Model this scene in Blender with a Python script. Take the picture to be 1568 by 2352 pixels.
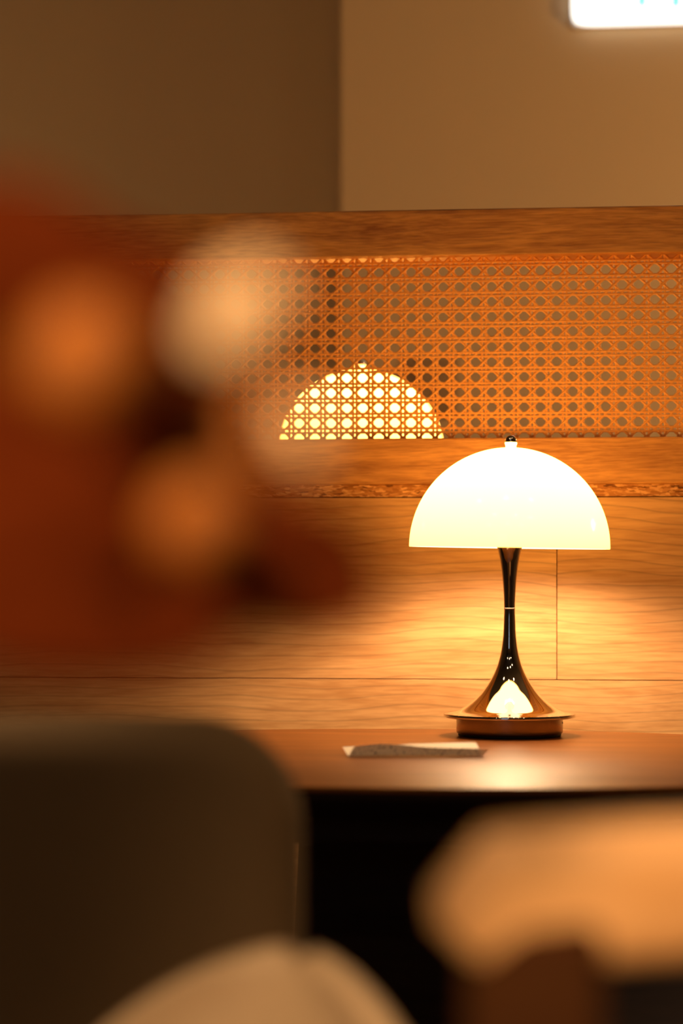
import bpy, bmesh, math, random
from mathutils import Vector, Matrix
random.seed(7)
for o in list(bpy.data.objects): bpy.data.objects.remove(o)
SC = bpy.context.scene
COL = SC.collection

# ------------------------------------------------------------------ camera
CAM_Z = 0.86
F = 85.0 / 36.0 * 2352.0            # focal length in pixels
cam = bpy.data.cameras.new('camera'); cam_o = bpy.data.objects.new('camera', cam); COL.objects.link(cam_o)
cam.sensor_fit = 'VERTICAL'; cam.sensor_height = 36; cam.sensor_width = 24; cam.lens = 85
cam.shift_y = 114 / 2352
cam.clip_start = 0.02
cam_o.location = (0, 0, CAM_Z); cam_o.rotation_euler = (math.pi / 2, 0, 0)
cam.dof.use_dof = True; cam.dof.focus_distance = 1.98; cam.dof.aperture_fstop = 4.2
SC.camera = cam_o
# ------------------------------------------------------------------ view / world
SC.view_settings.view_transform = 'Standard'; SC.view_settings.look = 'None'
SC.view_settings.gamma = 1; SC.view_settings.use_curve_mapping = False
SC.view_settings.exposure = 0.0
w = bpy.data.worlds.new('world'); SC.world = w; w.use_nodes = True
w.node_tree.nodes['Background'].inputs[0].default_value = (0.5, 0.3, 0.15, 1)
w.node_tree.nodes['Background'].inputs[1].default_value = 0.01
SC.cycles.max_bounces = 6; SC.cycles.diffuse_bounces = 4; SC.cycles.glossy_bounces = 4
SC.cycles.sample_clamp_indirect = 6; SC.cycles.use_denoising = True
SC.cycles.caustics_reflective = False; SC.cycles.caustics_refractive = False

LAMP_WARM = (1.0, 0.65, 0.36)
BULB_STRENGTH = 480
SHADE_STRENGTH = 12.0
CEILING_SPOT = 52
SHADE_COL = (1.0, 0.48, 0.083)

# ------------------------------------------------------------------ frames
TH = math.atan(0.119)
CT, ST = math.cos(TH), math.sin(TH)
OY = 2.12
K = OY / 2.04
def W(u, v, z=0.0):                 # partition frame -> world (u along the wall, v away from the viewer)
    return Vector((u * CT + v * ST, OY - u * ST + v * CT, z))
def P(x, y, Z):                     # a measured point at distance Z
    return Vector(((x - 784) / F * Z, Z, CAM_Z + (1290 - y) / F * Z))

# ------------------------------------------------------------------ helpers
def nodes(name):
    m = bpy.data.materials.new(name); m.use_nodes = True
    nt = m.node_tree; b = nt.nodes['Principled BSDF']
    return m, nt, b
def N(nt, t, **k):
    n = nt.nodes.new(t)
    for a, v in k.items(): setattr(n, a, v)
    return n
def flat(name, col, rough=0.5, metal=0.0, spec=0.5, noise=0.0, nscale=40, bump=0.0):
    m, nt, b = nodes(name)
    b.inputs['Base Color'].default_value = (*col, 1); b.inputs['Roughness'].default_value = rough
    b.inputs['Metallic'].default_value = metal; b.inputs['Specular IOR Level'].default_value = spec
    if noise or bump:
        tc = N(nt, 'ShaderNodeTexCoord'); n = N(nt, 'ShaderNodeTexNoise'); n.inputs['Scale'].default_value = nscale
        n.inputs['Detail'].default_value = 4
        nt.links.new(tc.outputs['Object'], n.inputs['Vector'])
        if noise:
            r = N(nt, 'ShaderNodeMixRGB'); r.inputs[1].default_value = (*[c * (1 - noise) for c in col], 1)
            r.inputs[2].default_value = (*[min(1, c * (1 + noise)) for c in col], 1)
            nt.links.new(n.outputs['Fac'], r.inputs[0]); nt.links.new(r.outputs[0], b.inputs['Base Color'])
        if bump:
            bp = N(nt, 'ShaderNodeBump'); bp.inputs['Strength'].default_value = bump; bp.inputs['Distance'].default_value = 0.001
            nt.links.new(n.outputs['Fac'], bp.inputs['Height']); nt.links.new(bp.outputs[0], b.inputs['Normal'])
    return m
def wood(name, light, dark, rough=0.45, grain=1.0, bump=0.3, fine=260, big=9, spec=0.4, streak=0.5, lines=0.0):
    """grain runs along local X"""
    m, nt, b = nodes(name); L = nt.links.new
    tc = N(nt, 'ShaderNodeTexCoord'); oi = N(nt, 'ShaderNodeObjectInfo')
    off = N(nt, 'ShaderNodeVectorMath', operation='ADD')
    mul = N(nt, 'ShaderNodeMath', operation='MULTIPLY'); mul.inputs[1].default_value = 7.0
    L(oi.outputs['Random'], mul.inputs[0]); L(tc.outputs['Object'], off.inputs[0]); L(mul.outputs[0], off.inputs[1])
    mp = N(nt, 'ShaderNodeMapping'); mp.inputs['Scale'].default_value = (0.09, 1, 1); L(off.outputs[0], mp.inputs[0])
    # soft waves so the grain lines wander
    wn = N(nt, 'ShaderNodeTexNoise'); wn.inputs['Scale'].default_value = big; wn.inputs['Detail'].default_value = 2
    mp2 = N(nt, 'ShaderNodeMapping'); mp2.inputs['Scale'].default_value = (0.35, 1, 1); L(off.outputs[0], mp2.inputs[0]); L(mp2.outputs[0], wn.inputs['Vector'])
    wa = N(nt, 'ShaderNodeVectorMath', operation='SCALE'); wa.inputs['Scale'].default_value = 0.018; L(wn.outputs['Color'], wa.inputs[0])
    ad = N(nt, 'ShaderNodeVectorMath', operation='ADD'); L(mp.outputs[0], ad.inputs[0]); L(wa.outputs[0], ad.inputs[1])
    n1 = N(nt, 'ShaderNodeTexNoise'); n1.inputs['Scale'].default_value = fine; n1.inputs['Detail'].default_value = 3; L(ad.outputs[0], n1.inputs['Vector'])
    n2 = N(nt, 'ShaderNodeTexNoise'); n2.inputs['Scale'].default_value = fine * 0.22; n2.inputs['Detail'].default_value = 3; L(ad.outputs[0], n2.inputs['Vector'])
    n3 = N(nt, 'ShaderNodeTexNoise'); n3.inputs['Scale'].default_value = 22; n3.inputs['Detail'].default_value = 4; L(mp2.outputs[0], n3.inputs['Vector'])
    r1 = N(nt, 'ShaderNodeMapRange'); r1.inputs[1].default_value = 0.35; r1.inputs[2].default_value = 0.62; L(n1.outputs['Fac'], r1.inputs[0])
    r2 = N(nt, 'ShaderNodeMapRange'); r2.inputs[1].default_value = 0.36; r2.inputs[2].default_value = 0.64; L(n2.outputs['Fac'], r2.inputs[0])
    r3 = N(nt, 'ShaderNodeMapRange'); r3.inputs[1].default_value = 0.35; r3.inputs[2].default_value = 0.65; L(n3.outputs['Fac'], r3.inputs[0])
    a = N(nt, 'ShaderNodeMath', operation='MULTIPLY_ADD'); a.inputs[1].default_value = 0.35 * grain; L(r1.outputs[0], a.inputs[0])
    c = N(nt, 'ShaderNodeMath', operation='MULTIPLY_ADD'); c.inputs[1].default_value = 0.35 * grain; L(r2.outputs[0], c.inputs[0])
    d = N(nt, 'ShaderNodeMath', operation='MULTIPLY'); d.inputs[1].default_value = streak; L(r3.outputs[0], d.inputs[0])
    L(d.outputs[0], c.inputs[2]); L(c.outputs[0], a.inputs[2])
    mx = N(nt, 'ShaderNodeMixRGB'); mx.inputs[1].default_value = (*dark, 1); mx.inputs[2].default_value = (*light, 1); mx.use_clamp = True
    L(a.outputs[0], mx.inputs[0]); L(mx.outputs[0], b.inputs['Base Color'])
    if lines:
        # thin dark growth lines that wander slowly along the board
        mp3 = N(nt, 'ShaderNodeMapping'); mp3.inputs['Scale'].default_value = (0.5, 1, 1); L(off.outputs[0], mp3.inputs[0])
        wv = N(nt, 'ShaderNodeTexWave', wave_type='BANDS', bands_direction='Z', wave_profile='SAW')
        wv.inputs['Scale'].default_value = 33; wv.inputs['Distortion'].default_value = 13.0; wv.inputs['Detail'].default_value = 1.5
        wv.inputs['Detail Scale'].default_value = .35; wv.inputs['Detail Roughness'].default_value = .45
        L(mp3.outputs[0], wv.inputs['Vector'])
        rl = N(nt, 'ShaderNodeMapRange'); rl.inputs[1].default_value = .80; rl.inputs[2].default_value = 1.0; rl.inputs[3].default_value = 1.0; rl.inputs[4].default_value = 1.0 - lines
        L(wv.outputs['Fac'], rl.inputs[0])
        mm = N(nt, 'ShaderNodeMixRGB', blend_type='MULTIPLY'); mm.inputs[0].default_value = 1.0
        L(mx.outputs[0], mm.inputs[1]); L(rl.outputs[0], mm.inputs[2]); L(mm.outputs[0], b.inputs['Base Color'])
    bp = N(nt, 'ShaderNodeBump'); bp.inputs['Strength'].default_value = bump; bp.inputs['Distance'].default_value = 0.0006
    L(a.outputs[0], bp.inputs['Height']); L(bp.outputs[0], b.inputs['Normal'])
    b.inputs['Roughness'].default_value = rough; b.inputs['Specular IOR Level'].default_value = spec
    return m
def emit(name, col, s):
    m = bpy.data.materials.new(name); m.use_nodes = True; nt = m.node_tree
    nt.nodes.remove(nt.nodes['Principled BSDF'])
    e = N(nt, 'ShaderNodeEmission'); e.inputs[0].default_value = (*col, 1); e.inputs[1].default_value = s
    nt.links.new(e.outputs[0], nt.nodes['Material Output'].inputs[0]); return m

def link(name, me, mat=None, parent=None, loc=None, rotz=None, smooth=False):
    o = bpy.data.objects.new(name, me); COL.objects.link(o)
    if mat and not me.materials: me.materials.append(mat)
    if parent: o.parent = parent
    if loc is not None: o.location = loc
    if rotz is not None: o.rotation_euler = (0, 0, rotz)
    if smooth:
        for p in me.polygons: p.use_smooth = True
    return o
def bm_obj(name, bm, mat, parent=None, loc=None, rotz=None, smooth=False):
    me = bpy.data.meshes.new(name); bmesh.ops.recalc_face_normals(bm, faces=bm.faces[:]); bm.to_mesh(me); bm.free()
    return link(name, me, mat, parent, loc, rotz, smooth)
def thing(name, label, cat, loc=(0, 0, 0), rotz=0, group=None):
    o = bpy.data.objects.new(name, None); COL.objects.link(o); o.empty_display_size = 0.05
    o.location = loc; o.rotation_euler = (0, 0, rotz); o['label'] = label; o['category'] = cat
    if group: o['group'] = group
    return o
def box_bm(x0, x1, y0, y1, z0, z1, bev=0.0, seg=2, bm=None):
    b2 = bmesh.new()
    r = bmesh.ops.create_cube(b2, size=1)
    for v in b2.verts:
        v.co = Vector(((x0 + x1) / 2 + v.co.x * (x1 - x0), (y0 + y1) / 2 + v.co.y * (y1 - y0), (z0 + z1) / 2 + v.co.z * (z1 - z0)))
    if bev: bmesh.ops.bevel(b2, geom=b2.edges[:] + b2.verts[:], offset=bev, segments=seg, profile=0.5, affect='EDGES')
    if bm is None: return b2
    me = bpy.data.meshes.new('t'); b2.to_mesh(me); b2.free(); bm.from_mesh(me); bpy.data.meshes.remove(me); return bm
def lathe_bm(prof, seg=96, cap0=False, cap1=False):
    bm = bmesh.new(); rings = []
    for r, z in prof:
        if r < 1e-6: rings.append([bm.verts.new((0, 0, z))])
        else: rings.append([bm.verts.new((r * math.cos(2 * math.pi * k / seg), r * math.sin(2 * math.pi * k / seg), z)) for k in range(seg)])
    for a, b in zip(rings, rings[1:]):
        for k in range(seg):
            k2 = (k + 1) % seg
            if len(a) == 1 and len(b) > 1: bm.faces.new((a[0], b[k], b[k2]))
            elif len(b) == 1 and len(a) > 1: bm.faces.new((a[k], a[k2], b[0]))
            elif len(a) > 1: bm.faces.new((a[k], a[k2], b[k2], b[k]))
    if cap0 and len(rings[0]) > 1: bm.faces.new(rings[0])
    if cap1 and len(rings[-1]) > 1: bm.faces.new(rings[-1])
    return bm
def tube_bm(pts, rad, seg=10, bm=None):
    bm = bm or bmesh.new(); rings = []
    n = len(pts)
    for i, p in enumerate(pts):
        p = Vector(p); t = (Vector(pts[min(i + 1, n - 1)]) - Vector(pts[max(i - 1, 0)])).normalized()
        a = t.cross(Vector((0, 0.3, 1)) if abs(t.z) < .9 else Vector((1, 0, 0))).normalized(); b = t.cross(a)
        r = rad[i] if isinstance(rad, (list, tuple)) else rad
        rings.append([bm.verts.new(p + (a * math.cos(2 * math.pi * k / seg) + b * math.sin(2 * math.pi * k / seg)) * r) for k in range(seg)])
    for a, b in zip(rings, rings[1:]):
        for k in range(seg): bm.faces.new((a[k], a[(k + 1) % seg], b[(k + 1) % seg], b[k]))
    bm.faces.new(rings[0]); bm.faces.new(rings[-1]); return bm
def spline(pts, n=12):                       # smooth polyline through points
    out = []; pts = [Vector(p) for p in pts]
    for i in range(len(pts) - 1):
        p0, p1, p2, p3 = pts[max(i - 1, 0)], pts[i], pts[i + 1], pts[min(i + 2, len(pts) - 1)]
        for k in range(n):
            t = k / n
            out.append(0.5 * ((2 * p1) + (p2 - p0) * t + (2 * p0 - 5 * p1 + 4 * p2 - p3) * t * t + (3 * p1 - p0 - 3 * p2 + p3) * t ** 3))
    out.append(pts[-1]); return out

# ------------------------------------------------------------------ materials
M_plank = wood('plank laminate', (0.86, 0.49, 0.205), (0.50, 0.225, 0.07), rough=0.5, bump=0.25, fine=420, streak=0.34, grain=.85, lines=0.30)
M_rail = wood('oak rail', (0.74, 0.34, 0.09), (0.30, 0.10, 0.018), rough=0.5, bump=0.9, fine=560, streak=0.35, grain=1.1)
M_cane = flat('cane', (0.92, 0.41, 0.10), 0.5, noise=0.12, nscale=120)
M_core = flat('core board', (0.05, 0.02, 0.006), 0.9)
M_steel_p = flat('polished chrome', (0.86, 0.80, 0.72), 0.045, 1.0)
M_rubber = flat('black rubber', (0.01, 0.01, 0.01), 0.7)
M_bulb = emit('bulb glow', LAMP_WARM, BULB_STRENGTH)
M_table = wood('table top veneer', (0.31, 0.11, 0.022), (0.15, 0.045, 0.009), rough=0.36, bump=0.08, fine=200, streak=0.3, spec=0.18)
M_dark = wood('dark stained wood', (0.035, 0.014, 0.008), (0.015, 0.006, 0.004), rough=0.5, bump=0.2)
M_wall = flat('painted plaster', (0.72, 0.56, 0.34), 0.9, noise=0.02, nscale=3, bump=0.05)
M_ceil = flat('ceiling paint', (0.12, 0.10, 0.08), 0.9)
M_floor = wood('floor boards', (0.10, 0.06, 0.035), (0.05, 0.03, 0.018), rough=0.5)
M_room = flat('dark room paint', (0.10, 0.07, 0.045), 0.9)

def steel_brushed():
    m, nt, b = nodes('brushed steel'); L = nt.links.new
    b.inputs['Base Color'].default_value = (0.34, 0.25, 0.17, 1); b.inputs['Metallic'].default_value = 1
    tc = N(nt, 'ShaderNodeTexCoord'); mp = N(nt, 'ShaderNodeMapping'); mp.inputs['Scale'].default_value = (1, 1, 0.02)
    n = N(nt, 'ShaderNodeTexNoise'); n.inputs['Scale'].default_value = 900; L(tc.outputs['Object'], mp.inputs[0]); L(mp.outputs[0], n.inputs['Vector'])
    r = N(nt, 'ShaderNodeMapRange'); r.inputs[3].default_value = 0.16; r.inputs[4].default_value = 0.30
    L(n.outputs['Fac'], r.inputs[0]); L(r.outputs[0], b.inputs['Roughness'])
    bp = N(nt, 'ShaderNodeBump'); bp.inputs['Strength'].default_value = 0.08; bp.inputs['Distance'].default_value = 0.0003
    L(n.outputs['Fac'], bp.inputs['Height']); L(bp.outputs[0], b.inputs['Normal']); return m
M_steel_b = steel_brushed()
def shade_mat():
    # opal acrylic lit from inside: the shade itself is the light source
    m, nt, b = nodes('opal shade'); L = nt.links.new
    b.inputs['Base Color'].default_value = (0.8, 0.72, 0.6, 1); b.inputs['Roughness'].default_value = 0.12
    tc = N(nt, 'ShaderNodeTexCoord'); s = N(nt, 'ShaderNodeSeparateXYZ'); L(tc.outputs['Object'], s.inputs[0])
    r = N(nt, 'ShaderNodeMapRange'); r.inputs[1].default_value = 0.150; r.inputs[2].default_value = 0.20
    r.inputs[3].default_value = SHADE_STRENGTH * 0.50; r.inputs[4].default_value = SHADE_STRENGTH
    L(s.outputs['Z'], r.inputs[0]); L(r.outputs[0], b.inputs['Emission Strength'])
    b.inputs['Emission Color'].default_value = (*SHADE_COL, 1); return m
M_shade = shade_mat()
M_shade_in = emit('opal shade inside', LAMP_WARM, 3.0)
def chip_mat():
    m, nt, b = nodes('chipboard'); L = nt.links.new
    tc = N(nt, 'ShaderNodeTexCoord'); mp = N(nt, 'ShaderNodeMapping'); mp.inputs['Scale'].default_value = (0.4, 1, 1.4)
    L(tc.outputs['Object'], mp.inputs[0])
    v = N(nt, 'ShaderNodeTexVoronoi'); v.inputs['Scale'].default_value = 480
    v2 = N(nt, 'ShaderNodeTexNoise'); v2.inputs['Scale'].default_value = 260; v2.inputs['Detail'].default_value = 4
    wv = N(nt, 'ShaderNodeVectorMath', operation='SCALE'); wv.inputs['Scale'].default_value = 0.006
    ad = N(nt, 'ShaderNodeVectorMath', operation='ADD')
    L(mp.outputs[0], v2.inputs['Vector']); L(v2.outputs['Color'], wv.inputs[0]); L(mp.outputs[0], ad.inputs[0]); L(wv.outputs[0], ad.inputs[1]); L(ad.outputs[0], v.inputs['Vector'])
    sp = N(nt, 'ShaderNodeSeparateColor'); L(v.outputs['Color'], sp.inputs[0])
    cr = N(nt, 'ShaderNodeValToRGB'); e = cr.color_ramp.elements
    e[0].position = 0.0; e[0].color = (0.16, 0.05, 0.012, 1); e[1].position = 1.0; e[1].color = (0.95, 0.55, 0.25, 1)
    x = cr.color_ramp.elements.new(0.16); x.color = (0.42, 0.16, 0.04, 1); x = cr.color_ramp.elements.new(0.6); x.color = (0.62, 0.27, 0.08, 1)
    L(sp.outputs[0], cr.inputs[0]); L(cr.outputs[0], b.inputs['Base Color'])
    bp = N(nt, 'ShaderNodeBump'); bp.inputs['Strength'].default_value = 0.8; bp.inputs['Distance'].default_value = 0.001
    L(sp.outputs[1], bp.inputs['Height']); L(bp.outputs[0], b.inputs['Normal']); b.inputs['Roughness'].default_value = 0.8
    return m
M_chip = chip_mat()

# ------------------------------------------------------------------ room shell
def struct(name, bm, mat):
    o = bm_obj(name, bm, mat, loc=W(0, 0), rotz=-TH); o['kind'] = 'structure'; return o
UL, UR, VN, VB = -2.6, 3.0, -4.6, 1.273     # room limits in the partition frame
UC = -0.1545                                 # corner of the projecting wall
VL = 1.54                                   # recessed left part of the back wall
struct('floor', box_bm(UL - .1, UR + .1, VN - .1, VL + .1, -0.1, 0), M_floor)
struct('ceiling', box_bm(UL - .1, UR + .1, VN - .1, VL + .1, 2.6, 2.7), M_ceil)
struct('wall_back_right', box_bm(UC, UR + .1, VB, VL + .2, 0, 2.6, 0.004, 2), M_wall)
struct('wall_back_left', box_bm(UL - .1, UC, VL, VL + .1, 0, 2.6), M_wall)
struct('wall_left', box_bm(UL - .1, UL, VN, VL, 0, 2.6), M_room)
struct('wall_right', box_bm(UR, UR + .1, VN, VB, 0, 2.6), M_room)
struct('wall_near', box_bm(UL - .1, UR + .1, VN - .1, VN, 0, 2.6), M_room)

def window():
    root = bpy.data.objects.new('window_1', None); COL.objects.link(root); root.location = W(-.25, VN + .012); root.rotation_euler = (0, 0, -TH); root['kind'] = 'structure'
    root['label'] = 'dim blue evening window behind the viewer'
    bm_obj('pane', box_bm(-.45, .45, 0, .006, 1.0, 2.1), emit('evening glass', (.60, .76, 1.0), .6), root)
    fr = bmesh.new()
    for x in (-.47, -.01, .45): box_bm(x, x + .02, -.006, .02, .98, 2.12, bm=fr)
    for z in (.98, 1.54, 2.10): box_bm(-.47, .47, -.006, .02, z, z + .02, bm=fr)
    bm_obj('window_frame', fr, M_room, root)
window()
# ------------------------------------------------------------------ partition
def build_partition():
    root = thing('room_partition', 'wooden room partition with woven cane upper panel behind the front table', 'partition', W(0, 0), -TH)
    A, B = -1.15, 1.15
    zt, z1, z2, z3, z4 = [CAM_Z + (q - CAM_Z) * K for q in (1.1553, 1.1164, 0.9636, 0.9247, 0.9145)]
    def part(n, bm, m, loc=None, smooth=False): return bm_obj(n, bm, m, root, loc, smooth=smooth)
    part('top_rail', box_bm(A, B, -0.004, 0.040, z1, zt, 0.0012), M_rail)
    part('bottom_rail', box_bm(A, B, -0.004, 0.040, z3, z2, 0.0012), M_rail)
    part('chipboard_strip', box_bm(A, B, 0.006, 0.030, z4, z3), M_chip)
    part('end_post', box_bm(A - .045, A, -0.004, 0.040, 0, zt, 0.0012), M_rail)
    part('end_post', box_bm(B, B + .045, -0.004, 0.040, 0, zt, 0.0012), M_rail)
    part('core_panel', box_bm(A, B, 0.012, 0.030, 0.0, z4), M_core)
    part('rear_panel', box_bm(A, B, 0.030, 0.036, 0.0, z4), M_plank)
    # planks, one object each, laid in rows with staggered joints
    H = 0.1527 * K; first = [0.181 * K, 0.50, -0.05, 0.36, -0.32, 0.18]
    z = z4 - 0.0006
    for r in range(6):
        zb = max(z - H, 0.0)
        js = sorted({round(first[r] + k * 0.9, 4) for k in range(-3, 4) if A + .05 < first[r] + k * 0.9 < B - .05})
        xs = [A] + js + [B]
        for a, b in zip(xs, xs[1:]):
            cx, cz = (a + b) / 2, (z + zb) / 2
            part('plank', box_bm(a + .0003 - cx, b - .0003 - cx, 0.0, 0.012, zb + .0003 - cz, z - .0003 - cz, 0.0003, 1), M_plank, loc=(cx, random.uniform(-.0002, .0002), cz))
        z = zb
        if z <= 0.001: break
    # cane webbing: pairs of level and upright strands, diagonals both ways
    pu, pz = 0.01364 * K, 0.01273 * K
    u0 = -0.0115 * 1.0; 
    # hole centres: column through photo x=760, row through y=627
    hu = (P(760, 700, 2.053 * K).x) / CT - 0.0016; hz = 0.86 + (1290 - 629) / F * 2.056 * K
    vc = 0.012
    z_lo, z_hi = z2 - .003, z1 + .003
    bm = bmesh.new(); 
    def strand(p0, p1, wdt, wave, phase, per, nrm_off, step=None):
        # p0,p1 in (u,z); a thin lens-shaped ribbon, its height waving over and under
        d = Vector((p1[0] - p0[0], p1[1] - p0[1])); Lh = d.length; d.normalize(); nrm = Vector((-d.y, d.x))
        ns = max(2, int(Lh / (per / 4))) ; prev = None
        jit = random.uniform(-.00018, .00018)
        for i in range(ns + 1):
            s = Lh * i / ns
            cu, cz = p0[0] + d.x * s + nrm.x * jit, p0[1] + d.y * s + nrm.y * jit
            yy = vc + nrm_off + wave * math.cos(2 * math.pi * (s / per) + phase)
            ring = []
            for q, hgt in ((-1, 0), (-.55, .00055), (0, .00075), (.55, .00055), (1, 0), (0, -.0003)):
                ring.append(bm.verts.new((cu + nrm.x * q * wdt / 2, yy - hgt, cz + nrm.y * q * wdt / 2)))
            if prev:
                for k in range(6): bm.faces.new((prev[k], prev[(k + 1) % 6], ring[(k + 1) % 6], ring[k]))
            prev = ring
    ws = 0.00215 * K; g = 0.120
    U0, U1 = -0.50, 0.62
    i0 = math.ceil((U0 - hu) / pu); i1 = math.floor((U1 - hu) / pu)
    j0 = math.floor((z_lo - hz) / pz) - 1; j1 = math.ceil((z_hi - hz) / pz) + 1
    US, UE = hu + i0 * pu, hu + i1 * pu
    for j in range(j0, j1):
        zc = hz + (j + .5) * pz
        for s in (-1, 1):
            zz = zc + s * g * pz
            if z_lo < zz < z_hi: strand((US, zz), (UE, zz), ws, .00025, s * math.pi / 2, pu, 0)
    for i in range(i0, i1):
        uc = hu + (i + .5) * pu
        for s in (-1, 1):
            uu = uc + s * g * pu
            strand((uu, z_lo), (uu, z_hi), ws, .00025, -s * math.pi / 2, pz, .0003)
    sl = pz / pu; per = math.hypot(pu, pz)
    for sg in (1, -1):
        for k in range(-80, 140):
            # line z-hz = sg*sl*(u-hu) + (k+.5)*pz
            c = hz + (k + .5) * pz
            ua = hu + ((z_lo - c) / sl) * sg; ub = hu + ((z_hi - c) / sl) * sg
            a, b = min(ua, ub), max(ua, ub)
            a, b = max(a, US), min(b, UE)
            if b - a < .004: continue
            za, zb = c + sg * sl * (a - hu), c + sg * sl * (b - hu)
            ph = 2 * math.pi * (-(a - hu) * math.hypot(1, sl) / per) * -1
            strand((a, za), (b, zb), .0020 * K, .0004, ph, per, -.0003 if sg > 0 else .0001)
    cw = part('cane_webbing', bm, M_cane); cw['kind'] = 'stuff'
    me = cw.data
    for p in me.polygons: p.use_smooth = True
    return root
build_partition()

# ------------------------------------------------------------------ portable mushroom lamp
def lamp_proto():
    root = thing('mushroom_lamp', '', 'lamp')
    def part(n, bm, m, sm=True): return bm_obj(n, bm, m, root, smooth=sm)
    part('foot', lathe_bm([(0, 0), (.0405, 0), (.041, .0006), (.041, .0022), (0, .0022)]), M_rubber, False)
    drum = part('base_drum', lathe_bm([(0, .002), (.0415, .002), (.0422, .0028), (.0424, .0034), (.0424, .0150), (0, .0150)], 128), M_steel_b, True)
    drum.data.set_sharp_from_angle(angle=math.radians(35))
    # charging socket dots on the side of the drum
    bmd = bmesh.new()
    for a in (-13, -10): 
        an = math.radians(a)
        mt = Matrix.Translation((.0424 * math.cos(an), .0424 * math.sin(an), .0105 + (a + 10) * -.0002)) @ Matrix.Rotation(an, 4, 'Z') @ Matrix.Rotation(math.pi / 2, 4, 'Y')
        bmesh.ops.create_cone(bmd, cap_ends=True, segments=12, radius1=.0006, radius2=.0006, depth=.0004, matrix=mt)
    part('charging_contact', bmd, M_rubber, False)
    pl = part('base_plate', lathe_bm([(.040, .0148), (.0518, .0148), (.0526, .0152), (.0527, .0158), (.0527, .0172), (.0524, .0178), (.0500, .0182)], 160), M_steel_p, True)
    pl.data.set_sharp_from_angle(angle=math.radians(30))
    prof = spline([(.0500, 0, .0182), (.0450, 0, .0189), (.0390, 0, .0211), (.0300, 0, .0273), (.0234, 0, .0333), (.0186, 0, .0394), (.0147, 0, .0455), (.0116, 0, .0516), (.0093, 0, .0577),
                   (.0076, 0, .0638), (.0064, 0, .0699), (.0056, 0, .0760), (.0050, 0, .0821), (.0045, 0, .0943), (.0043, 0, .1012)], 5)
    part('lower_stem', lathe_bm([(p.x, p.z) for p in prof], 96), M_steel_p)
    part('joint_ring', lathe_bm([(.0036, .1006), (.0045, .1009), (.0046, .1014), (.0045, .1019), (.0036, .1022)], 48), flat('joint ring', (.95, .85, .7), .3, 1.0))
    prof = spline([(.0043, 0, .1016), (.0044, 0, .1040), (.0047, 0, .1128), (.0056, 0, .1250), (.0071, 0, .1371), (.0082, 0, .1433), (.0099, 0, .1500), (.0125, 0, .1560), (.0160, 0, .1620)], 5)
    part('upper_stem', lathe_bm([(p.x, p.z) for p in prof] + [(0, .1625)], 96), M_steel_p)
    part('bulb', lathe_bm([(0, .1630), (.007, .1632), (.007, .172)] + [(.0185 * math.sin(a), .1860 - .0155 * math.cos(a)) for a in [math.pi * k / 16 for k in range(2, 16)]] + [(0, .2015)], 48), M_bulb)
    R = .080; zr = .150; outer = [(R * math.cos(a), zr + R * math.sin(a)) for a in [math.pi / 2 * k / 40 for k in range(40)]] + [(.004, zr + R)]
    inner = [((R - .0025) * math.cos(a), zr + (R - .0025) * math.sin(a)) for a in [math.pi / 2 * k / 30 for k in range(30)]] + [(0, zr + R - .0025)]
    sh = part('shade', lathe_bm(list(reversed(inner)) + [(R - .0022, zr - .0003), (R - .0004, zr - .0003)] + outer + [(0, zr + R)], 160), M_shade)
    sh.data.materials.append(M_shade_in)
    for p_ in sh.data.polygons:
        c_ = p_.center; 
        if math.sqrt(c_.x ** 2 + c_.y ** 2 + (c_.z - zr) ** 2) < R - .0016: p_.material_index = 1
    sh2 = part('shade_neck', lathe_bm([(.0046, .2292), (.0043, .2305), (.0045, .2318), (.0050, .2330), (.0048, .2342), (0, .2344)], 48), M_shade)
    sh2['label'] = 'white neck between shade and knob'
    k = part('finial_knob', lathe_bm([(.0046, .2337)] + [(.0048 * math.cos(a), .2354 + .0044 * math.sin(a)) for a in [-.35 + (math.pi / 2 + .35) * k / 14 for k in range(14)]] + [(0, .2398)], 64), M_steel_p)
    return root
def copy_tree(o, parent=None):
    c = o.copy(); COL.objects.link(c); c.parent = parent
    for ch in list(o.children): copy_tree(ch, c)
    return c
TABLE_Z = 0.721
lamp = lamp_proto()
lamp.location = (0.1341, 1.93, TABLE_Z + .0002); lamp.rotation_euler = (0, 0, 0)
lamp['label'] = 'lit mushroom lamp with chrome stem standing on the front table'
lamp['group'] = 'lit dome table lamps'
for ch in lamp.children:                     # the shade sits slightly crooked on its stem
    if ch.name.startswith(('shade', 'finial')):
        piv = Vector((0, 0, .16)); Rm = Matrix.Rotation(math.radians(0.85), 4, 'Y')
        ch.matrix_local = Matrix.Translation(piv) @ Rm @ Matrix.Translation(-piv)
lamp2 = copy_tree(lamp); REAR_Z = CAM_Z + (1290 - 850) / F * 2.34 - .230
lamp2.location = (0.0188, 2.34, REAR_Z + .0002); lamp2.rotation_euler = (0, 0, 2.0)
lamp2['label'] = 'second lit mushroom lamp seen through the cane webbing, behind the partition'
lamp3 = copy_tree(lamp); lamp3.location = W(.82, .62, REAR_Z + .0002); lamp3.rotation_euler = (0, 0, 4.0)
lamp3['label'] = 'third lit mushroom lamp on the rear table, beyond the right edge'

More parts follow.
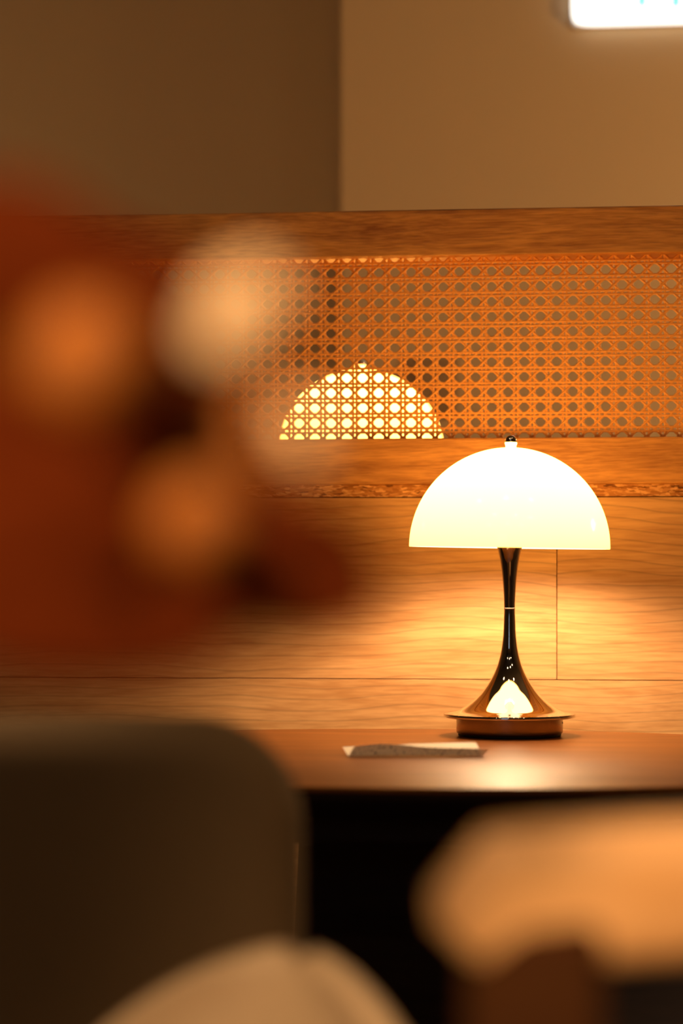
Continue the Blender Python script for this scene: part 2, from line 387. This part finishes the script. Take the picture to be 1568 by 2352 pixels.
# ------------------------------------------------------------------ front table
def superellipse(a, b, n, cnt=160):
    out = []
    for k in range(cnt):
        t = 2 * math.pi * k / cnt; c, s = math.cos(t), math.sin(t)
        out.append((a * math.copysign(abs(c) ** (2 / n), c), b * math.copysign(abs(s) ** (2 / n), s)))
    return out
def slab(outline, levels):                 # levels: (scale inset in metres, z)
    bm = bmesh.new(); rings = []
    for inset, z in levels:
        ring = []
        n = len(outline)
        for i, (x, y) in enumerate(outline):
            x0, y0 = outline[i - 1]; x1, y1 = outline[(i + 1) % n]
            t = Vector((x1 - x0, y1 - y0)).normalized(); nn = Vector((-t.y, t.x))
            ring.append(bm.verts.new((x + nn.x * inset, y + nn.y * inset, z)))
        rings.append(ring)
    bm.faces.new(rings[0]); bm.faces.new(rings[-1])
    for a, b in zip(rings, rings[1:]):
        for k in range(len(a)): bm.faces.new((a[k], a[(k + 1) % len(a)], b[(k + 1) % len(a)], b[k]))
    return bm
def table_front():
    root = thing('cafe_table', 'rounded brown wooden table on a black pedestal, carrying the lamp and folded paper', 'table', (.0606, 1.7453, 0), -TH)
    out = superellipse(.31, .2625, 2.4)
    bm_obj('tabletop', slab(out, [(0.0010, TABLE_Z), (0, TABLE_Z - .0008), (0, TABLE_Z - .003)]), M_table, root)
    bm_obj('tabletop_edge', slab(out, [(0.0004, TABLE_Z - .003), (0.002, TABLE_Z - .008), (0.020, TABLE_Z - .022)]), M_dark, root)['label'] = 'dark bevelled underside edge'
    bm_obj('apron', box_bm(-.205, .205, -.205, .205, TABLE_Z - .042, TABLE_Z - .022, .003), M_dark, root)
    bm = bmesh.new(); rr = []
    for z, h in ((TABLE_Z - .042, .078), (.30, .092), (.03, .100)):
        rr.append([bm.verts.new((x * h, y * h, z)) for x, y in ((-1.03, -1), (2.6, -1), (2.6, 1), (-1.03, 1))])
    bm.faces.new(rr[0]); bm.faces.new(rr[-1])
    for a, b in zip(rr, rr[1:]):
        for k in range(4): bm.faces.new((a[k], a[(k + 1) % 4], b[(k + 1) % 4], b[k]))
    bmesh.ops.bevel(bm, geom=bm.edges[:], offset=.003, segments=2, affect='EDGES')
    bm_obj('pedestal', bm, M_dark, root)
    bm_obj('foot_plate', box_bm(-.16, .28, -.20, .20, 0, .03, .004), M_dark, root)
table_front()

# ------------------------------------------------------------------ folded paper
def paper_mat():
    m, nt, b = nodes('printed paper'); L = nt.links.new
    tc = N(nt, 'ShaderNodeTexCoord'); sx = N(nt, 'ShaderNodeSeparateXYZ'); L(tc.outputs['UV'], sx.inputs[0])
    mp = N(nt, 'ShaderNodeMapping'); mp.inputs['Scale'].default_value = (34, 7, 1); L(tc.outputs['UV'], mp.inputs[0])
    n = N(nt, 'ShaderNodeTexNoise'); n.inputs['Scale'].default_value = 1.3; n.inputs['Detail'].default_value = 5; L(mp.outputs[0], n.inputs['Vector'])
    r = N(nt, 'ShaderNodeMapRange'); r.inputs[1].default_value = .56; r.inputs[2].default_value = .66; L(n.outputs['Fac'], r.inputs[0])
    fr = N(nt, 'ShaderNodeMath', operation='LESS_THAN'); fr.inputs[1].default_value = 0.42; L(sx.outputs['Y'], fr.inputs[0])
    mu = N(nt, 'ShaderNodeMath', operation='MULTIPLY'); L(r.outputs[0], mu.inputs[0]); L(fr.outputs[0], mu.inputs[1])
    mx = N(nt, 'ShaderNodeMixRGB'); mx.inputs[1].default_value = (.88, .78, .60, 1); mx.inputs[2].default_value = (.16, .12, .09, 1)
    L(mu.outputs[0], mx.inputs[0]); L(mx.outputs[0], b.inputs['Base Color']); b.inputs['Roughness'].default_value = .7
    tl = N(nt, 'ShaderNodeBsdfTranslucent'); L(mx.outputs[0], tl.inputs[0]); ms = N(nt, 'ShaderNodeMixShader'); ms.inputs[0].default_value = .07
    L(b.outputs[0], ms.inputs[1]); L(tl.outputs[0], ms.inputs[2]); L(ms.outputs[0], nt.nodes['Material Output'].inputs[0])
    return m
def folded_paper():
    bm = bmesh.new(); uv = bm.loops.layers.uv.new('uv'); NX, NT = 40, 16; grid = []
    def lerp(a, b, t): return a + (b - a) * t
    for i in range(NX + 1):
        s = i / NX; row = []
        hump = math.exp(-((s - .2) / .26) ** 2)
        fh = .0058 + .0032 * hump             # front flap height
        ff = .0035 + .004 * s                              # front flap leans to the viewer
        bh = .0048 + .0032 * s; bb = .026
        for j in range(NT + 1):
            t = j / NT
            if t < .45:
                q = 1 - t / .45; y = -ff * q ** 1.3; z = fh * q ** .85
                x = lerp(.000, .096, s) + q * (.0045 * (1 - s) + .0035 * s)
            else:
                q = (t - .45) / .55; y = bb * q; z = bh * q ** 1.05
                x = lerp(.000, .096, s) - q * (.0045 * (1 - s)) - q * .004 * s
            row.append(bm.verts.new((x, y, z + .0002 + .0005 * math.sin(3 * s) )))
        grid.append(row)
    for i in range(NX):
        for j in range(NT):
            f = bm.faces.new((grid[i][j], grid[i + 1][j], grid[i + 1][j + 1], grid[i][j + 1]))
            for lp, (a, b) in zip(f.loops, ((i, j), (i + 1, j), (i + 1, j + 1), (i, j + 1))): lp[uv].uv = (a / NX, b / NT)
    me = bpy.data.meshes.new('folded_paper'); bm.to_mesh(me); bm.free()
    o = link('folded_paper', me, paper_mat(), None, (0.0050, 1.722, TABLE_Z + .0001), 0, True)
    o['label'] = 'small folded printed paper slip lying left of the lamp base'; o['category'] = 'paper'
folded_paper()

# ------------------------------------------------------------------ rear table behind the partition
def table_rear():
    root = thing('side_table', 'dark high table behind the partition, hidden except for its lamps', 'table', W(.38, .30), -TH)
    bm_obj('tabletop', box_bm(-.72, .72, -.22, .40, REAR_Z - .025, REAR_Z, .003), M_table, root)
    bm_obj('apron', box_bm(-.66, .66, -.16, .34, REAR_Z - .085, REAR_Z - .025, .002), M_dark, root)
    for x in (-.63, .63):
        for y in (-.13, .31): bm_obj('leg', box_bm(x - .025, x + .025, y - .025, y + .025, 0, REAR_Z - .085, .003), M_dark, root)
table_rear()

def add_fill_globe(u, v, side, power):  # off-frame glowing globes, added only to brighten the back walls
    root = thing('fill_globe', f'unseen fill globe added behind the partition, beyond the {side} edge', 'lamp', W(u, v))
    bm_obj('base', lathe_bm([(0, .02), (.12, .018), (.13, .01), (.13, 0), (0, 0)], 48), M_dark, root)
    bm_obj('pole', lathe_bm([(0, .02), (.01, .02), (.01, 1.12), (0, 1.12)], 16), M_dark, root)
    bm_obj('globe', lathe_bm([(0, 1.10)] + [(.13 * math.sin(a), 1.23 - .13 * math.cos(a)) for a in [math.pi * k / 24 for k in range(1, 24)]] + [(0, 1.36)], 48), emit('globe glow', (1, .60, .27), power), root, smooth=True)
add_fill_globe(1.55, .62, 'right', 62)
add_fill_globe(-1.5, .75, 'left', 9)
# ------------------------------------------------------------------ wall switch, light box
def switch():
    c = P(986, 880, 3.30); 
    rel = c - W(0, 0); u = rel.x * CT - rel.y * ST
    root = thing('wall_switch', 'dark wall switch on the back wall, seen through the cane right of the rear lamp', 'switch', W(u, VB, c.z), -TH)
    Mb = flat('dark switch plastic', (.40, .27, .14), .4)
    bm_obj('plate', box_bm(-.035, .035, -.009, 0, -.043, .043, .004), Mb, root)
    for x in (-.014, .014): bm_obj('rocker', box_bm(x - .0125, x + .0125, -.013, -.009, -.028, .028, .0015), Mb, root)
switch()
def sign():
    c = P(1308, 26, 3.26); rel = c - W(0, 0); u = rel.x * CT - rel.y * ST
    root = thing('light_box_sign', 'glowing white wall sign with pale cyan lettering, cut by the top right corner', 'sign', W(u, VB, c.z), -TH)
    Wd, Ht = .46, .26
    bm_obj('housing', box_bm(0, Wd, -.008, 0, 0, Ht, .003), flat('sign housing', (.7, .7, .68), .4), root)
    bm = slab([(x, z) for x, z in []] or superellipse(Wd / 2 - .001, Ht / 2 - .001, 22, 120), [(0, 0), (0, .006)])
    f = bm_obj('face', bm, emit('sign face', (1.0, .93, .82), 2.6), root); f.location = (Wd / 2, -.008, Ht / 2); f.rotation_euler = (math.pi / 2, 0, 0)
    cy = emit('sign lettering', (.12, .95, .85), .9)
    for px, dz in ((1475, .0235), (1556, .0215)):
        q = P(px, 20, 3.2); r2 = q - W(0, 0); uu = r2.x * CT - r2.y * ST
        bmx = box_bm(-.0055, .0055, -.002, .0, 0, .11, .0006)
        bm_obj('letter', bmx, cy, root, loc=(uu - u, -.0142, dz))
sign()

# ------------------------------------------------------------------ ceiling lights and added fill spots
spots = [(-.9, -1.2), (.1, -1.3), (1.0, -1.2), (-.5, -2.4), (.6, -2.5), (1.5, -2.5), (-1.2, -3.6), (.2, -3.7), (1.3, -3.7)]
M_spot = emit('downlight glow', (1.0, .66, .36), CEILING_SPOT)
M_ring = flat('downlight ring', (.6, .6, .6), .3, 1)
proto = None
for (u, v) in spots:
    if proto is None:
        proto = thing('ceiling_downlight', 'small round recessed downlight in the ceiling behind the viewer', 'ceiling light', W(u, v, 2.6), 0, 'ceiling downlights')
        bm_obj('ring', lathe_bm([(.055, 0), (.07, -.004), (.075, 0)], 32), M_ring, proto)
        bm_obj('lens', lathe_bm([(0, -.002), (.055, -.002), (.055, 0)], 32), M_spot, proto); d = proto
    else:
        d = copy_tree(proto); d.location = W(u, v, 2.6)
def spot(name, loc, target, power, size, blend=.6, rad=.03, col=(1, .64, .34)):
    l = bpy.data.lights.new(name, 'SPOT'); l.energy = power; l.spot_size = math.radians(size); l.spot_blend = blend; l.shadow_soft_size = rad; l.color = col
    o = bpy.data.objects.new(name, l); COL.objects.link(o); o.location = loc
    o.rotation_euler = (Vector(target) - Vector(loc)).to_track_quat('-Z', 'Y').to_euler(); return o
spot('fill_spot_wooden_chair', (.75, -.45, 1.45), (.165, .58, .770), 15, 11)  # unseen spot added to brighten the curved rail
spot('fill_spot_shell_chair', (-.9, .2, 2.2), (-.085, .77, .585), 170, 8, 1.0)  # added off-frame fill for the pale shell
spot('fill_spot_dark_chair', (-.55, 1.20, 2.55), (-.22, 1.03, .79), 80, 11, 1.0)  # added spot that brings out the top edge of the dark back
spot('fill_spot_flowers', (-.50, -.95, 1.45), (-.035, .42, .89), 150, 9, .5, .12)  # unseen spot added to light the leaves and berries
spot('fill_spot_flowers_top', (-.15, -.25, 2.1), (-.03, .42, .90), 90, 16, .6, .3)  # second added fill, softens the shadows on the leaves

# ------------------------------------------------------------------ near table (off frame, carries the vase) and foreground chairs
def near_table():
    root = thing('near_table', 'small dark round table beside the lens under the flower vase, below the frame', 'table', (-.27, .36, 0), 0)
    bm_obj('tabletop', lathe_bm([(0, TABLE_Z), (.198, TABLE_Z), (.2, TABLE_Z - .002), (.2, TABLE_Z - .022), (.198, TABLE_Z - .024), (0, TABLE_Z - .024)], 64), M_dark, root)
    bm_obj('column', lathe_bm([(0, TABLE_Z - .024), (.07, TABLE_Z - .024), (.03, TABLE_Z - .05), (.025, .03), (0, .03)], 32), M_dark, root)
    bm_obj('foot', lathe_bm([(0, .03), (.16, .022), (.17, .01), (.17, 0), (0, 0)], 48), M_dark, root)
near_table()
def rounded_rect(hx, hy, r, n=14):
    out = []
    for cx, cy, a0 in ((hx - r, hy - r, 0), (-hx + r, hy - r, 90), (-hx + r, -hy + r, 180), (hx - r, -hy + r, 270)):
        for k in range(n + 1):
            a = math.radians(a0 + 90 * k / n); out.append((cx + r * math.cos(a), cy + r * math.sin(a)))
    return out
def legs4(root, xs, ys, top, mat, r0=.011, r1=.016):
    for x in xs:
        for y in ys: bm_obj('leg', tube_bm([(x * 1.06, y + (.02 if y > .2 else -.02), 0), (x, y, top)], [r0, r1], 12), mat, root, smooth=True)
def dark_chair():
    root = thing('upholstered_chair', 'blurred dark olive upholstered chair with a rounded back in the left foreground', 'chair', (-.2260, 1.0, 0), math.radians(-1))
    Mf = flat('dark olive fabric', (.16, .095, .036), .85, noise=.15, nscale=300, bump=.2)
    lv = [(.018, .0), (.007, .003), (.0015, .010), (0, .022), (.0015, .034), (.007, .041), (.018, .044)]
    o = bm_obj('backrest', slab(rounded_rect(.21, .165, .046), lv), Mf, root, smooth=True); o.rotation_euler = (math.pi / 2 + .05, 0, 0); o.location = (0, .040, .632)
    s_ = slab(rounded_rect(.215, .21, .05), [(.03, .43), (.006, .437), (0, .455), (.006, .473), (.03, .48)])
    o = bm_obj('seat', s_, Mf, root, smooth=True); o.location = (0, .265, 0)
    bm_obj('seat_frame', box_bm(-.18, .18, .08, .44, .405, .432, .003), M_dark, root)
    legs4(root, (-.165, .165), (.09, .42), .41, M_dark)
dark_chair()
def shell_chair():
    root = thing('shell_chair', 'blurred pale shell chair with a round topped back at the bottom edge', 'chair', (-.032, .80, -.009), math.radians(-35))
    Mc = flat('cream shell', (.62, .44, .26), .4, noise=.03, nscale=20)
    # one curved shell: an oval back that sweeps forward (towards the viewer) into the seat
    bm = bmesh.new(); NS, NT = 44, 24; g = []
    for i in range(NS + 1):
        s = i / NS
        if s < .62:                               # back, from the top down
            q = s / .62; q = q * q; z = .734 - .285 * q; y = .03 - .06 * q
            hw = .140 * math.sqrt(max(0, 1 - (1 - min(1, (.734 - z) / .25)) ** 2))
        else:
            q = (s - .62) / .38; a = q * math.pi / 2
            z = .449 - .03 * math.sin(min(a * 1.6, math.pi / 2)); y = -.03 - .26 * q
            hw = .140 + .03 * math.sin(a) - .06 * max(0, q - .8) * 5 * .5
        row = []
        for j in range(NT + 1):
            t = -1 + 2 * j / NT
            row.append(bm.verts.new((t * hw, y - .05 * (hw / .140) * t * t * (1 - .6 * s), z + (.03 * t * t if s > .62 else 0))))
        g.append(row)
    for i in range(NS):
        for j in range(NT):
            bm.faces.new((g[i][j], g[i + 1][j], g[i + 1][j + 1], g[i][j + 1]))
    bmesh.ops.remove_doubles(bm, verts=bm.verts[:], dist=1e-6)
    o = bm_obj('shell', bm, Mc, root, smooth=True); m = o.modifiers.new('s', 'SOLIDIFY'); m.thickness = .009; m.offset = 0
    bm_obj('seat_frame', box_bm(-.11, .11, -.25, -.06, .385, .41, .003), M_dark, root)
    for x in (-.10, .10):
        for y in (-.24, -.07): bm_obj('leg', tube_bm([(x * 1.6, y + (.04 if y > -.1 else -.04), 0), (x, y, .39)], [.008, .012], 12), M_dark, root, smooth=True)
shell_chair()
def wooden_chair():
    root = thing('wooden_chair', 'blurred light wooden chair, its curved top rail glowing at the lower right', 'chair', (.245, .60, 0), 0)
    Mo = wood('light oak', (.90, .50, .20), (.66, .32, .10), rough=.35)
    Mp = wood('brown oak', (.06, .020, .004), (.04, .012, .003), rough=.8, spec=.1)
    bm = bmesh.new(); prev = None; n = 36
    for i in range(n + 1):                        # curved crest rail with rounded ends
        t = -1 + 2 * i / n; e = (1 - abs(t) ** 50) ** .5 if abs(t) < 1 else 0.0
        x = .222 * t; y = .030 - .030 * t * t; hh = .0035 + .0145 * e; zc = .775 + .004 * (1 - t * t)
        ring = []
        for k in range(16):
            a = 2 * math.pi * k / 16; c, s_ = math.cos(a), math.sin(a)
            ring.append(bm.verts.new((x, y + .009 * math.copysign(abs(c) ** .7, c), zc + hh * math.copysign(abs(s_) ** .55, s_))))
        if prev:
            for k in range(16): bm.faces.new((prev[k], prev[(k + 1) % 16], ring[(k + 1) % 16], ring[k]))
        else: bm.faces.new(ring)
        prev = ring
    bm.faces.new(prev)
    bm_obj('top_rail', bm, Mo, root, smooth=True)
    for sx in (-1, 1): bm_obj('back_post', box_bm(-.017, .017, -.008, .008, -.17, .158, .004), Mp, root, loc=(sx * .197, .004, .612))
    bm_obj('lower_rail', box_bm(-.180, .180, -.004, .012, .56, .59, .003), Mp, root)
    s_ = slab(rounded_rect(.19, .18, .03), [(.004, .43), (0, .435), (0, .447), (.004, .452)])
    o = bm_obj('seat', s_, Mo, root); o.location = (0, -.17, 0)
    for x in (-.16, .16):
        for y in (-.32, -.02): bm_obj('leg', tube_bm([(x * 1.05, y * 1.03, 0), (x, y, .43)], [.011, .015], 12), Mp, root, smooth=True)
wooden_chair()

# ------------------------------------------------------------------ flower arrangement close to the lens
def flowers():
    vx, vy = -.20, .42
    root = thing('flower_arrangement', 'out of focus rust red leaves and orange berries filling the left foreground', 'flowers', (vx, vy, TABLE_Z))
    base = Vector((vx, vy, TABLE_Z))
    Ml = flat('rust red leaf', (.125, .019, .001), .9, spec=.1, noise=.2, nscale=60)
    Mo = flat('orange berry skin', (.48, .155, .024), .5, spec=.2, noise=.1, nscale=60)
    Mc = flat('cream petal', (1.0, .68, .36), .6)
    Ms = flat('brown stem', (.22, .07, .015), .7)
    bm_obj('vase', lathe_bm([(0, 0), (.03, 0), (.036, .01), (.040, .04), (.032, .075), (.018, .095), (.019, .104), (.0165, .104), (.0155, .095), (.029, .073), (.036, .04), (0, .006)], 48), flat('stoneware', (.3, .2, .12), .4), root, smooth=True)
    def loc(p): return p - base
    def stem(pts):
        sp = spline([loc(Vector(p)) for p in pts], 8); bm_obj('stem', tube_bm(sp, .0011, 8), Ms, root, smooth=True)
    def leaf(cx, cy, Z, L, Wd, ang, tilt=.2, mat=Ml, name='leaf', pw=.75):
        """curved pointed leaf, centre at the measured spot, long axis turned by ang in the picture plane"""
        bm = bmesh.new(); NX, NY = 14, 8; g = []
        for i in range(NX + 1):
            s = i / NX; hw = Wd / 2 * (math.sin(math.pi * s) ** pw)
            row = []
            for j in range(-NY // 2, NY // 2 + 1):
                t = j / (NY / 2)
                x = (s - .5) * L; zz = t * hw; yy = .12 * L * (s - .5) ** 2 * 2 - .18 * hw * (1 - t * t) + .0008 * math.sin(9 * s) * t
                row.append(bm.verts.new((x, yy, zz)))
            g.append(row)
        for i in range(NX):
            for j in range(NY): bm.faces.new((g[i][j], g[i + 1][j], g[i + 1][j + 1], g[i][j + 1]))
        bmesh.ops.remove_doubles(bm, verts=bm.verts[:], dist=1e-6)
        o = bm_obj(name, bm, mat, root, smooth=True)
        o.matrix_local = Matrix.Translation(loc(P(cx, cy, Z))) @ Matrix.Rotation(-ang, 4, 'Y') @ Matrix.Rotation(tilt, 4, 'X')
        m = o.modifiers.new('s', 'SOLIDIFY'); m.thickness = .0003
        return o
    def berry(cx, cy, Z, r, mat=Mo, sz=1.0, name='berry'):
        prof = [(0, -r)] + [(r * math.sin(a) * (1 + .05 * math.sin(3 * a)), -r * sz * math.cos(a)) for a in [math.pi * k / 20 for k in range(1, 20)]] + [(r * .12, r * sz * 1.02), (r * .10, r * sz * 1.18), (0, r * sz * 1.18)]
        prof[0] = (0, -r * sz)
        o = bm_obj(name, lathe_bm(prof, 32), mat, root, smooth=True); o.location = loc(P(cx, cy, Z)); o.rotation_euler = (random.uniform(-.6, .6), random.uniform(-.6, .6), 0); return o
    R = math.radians
    # leaves: centre x, y, distance, length, width, angle
    for a in ((60, 620, .42, .056, .030, R(-28)), (300, 740, .43, .046, .024, R(-48)), (120, 1000, .44, .052, .036, R(10)),
              (260, 1240, .43, .060, .034, R(-20)), (560, 1290, .44, .036, .020, R(-15)), (430, 950, .45, .040, .026, R(-55)),
              (60, 1280, .42, .050, .030, R(20)), (-40, 820, .44, .050, .040, R(60)), (640, 1200, .45, .022, .012, R(-65)), (-60, 1120, .43, .05, .04, R(0)),
              (250, 1400, .43, .060, .020, R(-4)), (650, 1370, .44, .034, .016, R(-10)), (60, 1430, .42, .04, .014, R(5)), (740, 1290, .44, .028, .020, R(-50)), (790, 1340, .44, .018, .012, R(-40)), (180, 1500, .42, .05, .012, R(-3)), (330, 980, .46, .05, .04, R(-30)), (300, 1320, .46, .05, .03, R(-20)), (360, 880, .455, .04, .022, R(-50)), (150, 800, .46, .06, .05, R(30)), (120, 1200, .46, .06, .05, R(-10))):
        leaf(*a)
    leaf(545, 712, .40, .020, .0125, R(50), .1, Mc, 'petal', .5)
    leaf(690, 985, .40, .011, .0065, R(-60), .1, Mc, 'petal', .5)
    berry(190, 825, .40, .0100)
    berry(450, 1195, .41, .0078)
    berry(585, 1000, .40, .0036, sz=1.8)
    top = base + Vector((0, 0, .10))
    stem([base + Vector((.004, 0, .03)), top, P(-350, 1150, .44), P(60, 1100, .445), P(430, 1180, .445)])
    stem([base + Vector((-.004, .003, .03)), top + Vector((.002, .003, 0)), P(-500, 900, .44), P(60, 700, .44), P(330, 760, .45)])
    stem([base + Vector((0, -.004, .03)), top + Vector((0, -.002, 0)), P(-300, 1250, .43), P(250, 1000, .445), P(560, 760, .41)])
    stem([P(150, 1050, .45), P(420, 1010, .44), P(585, 1030, .41), P(690, 1010, .405)])
flowers()
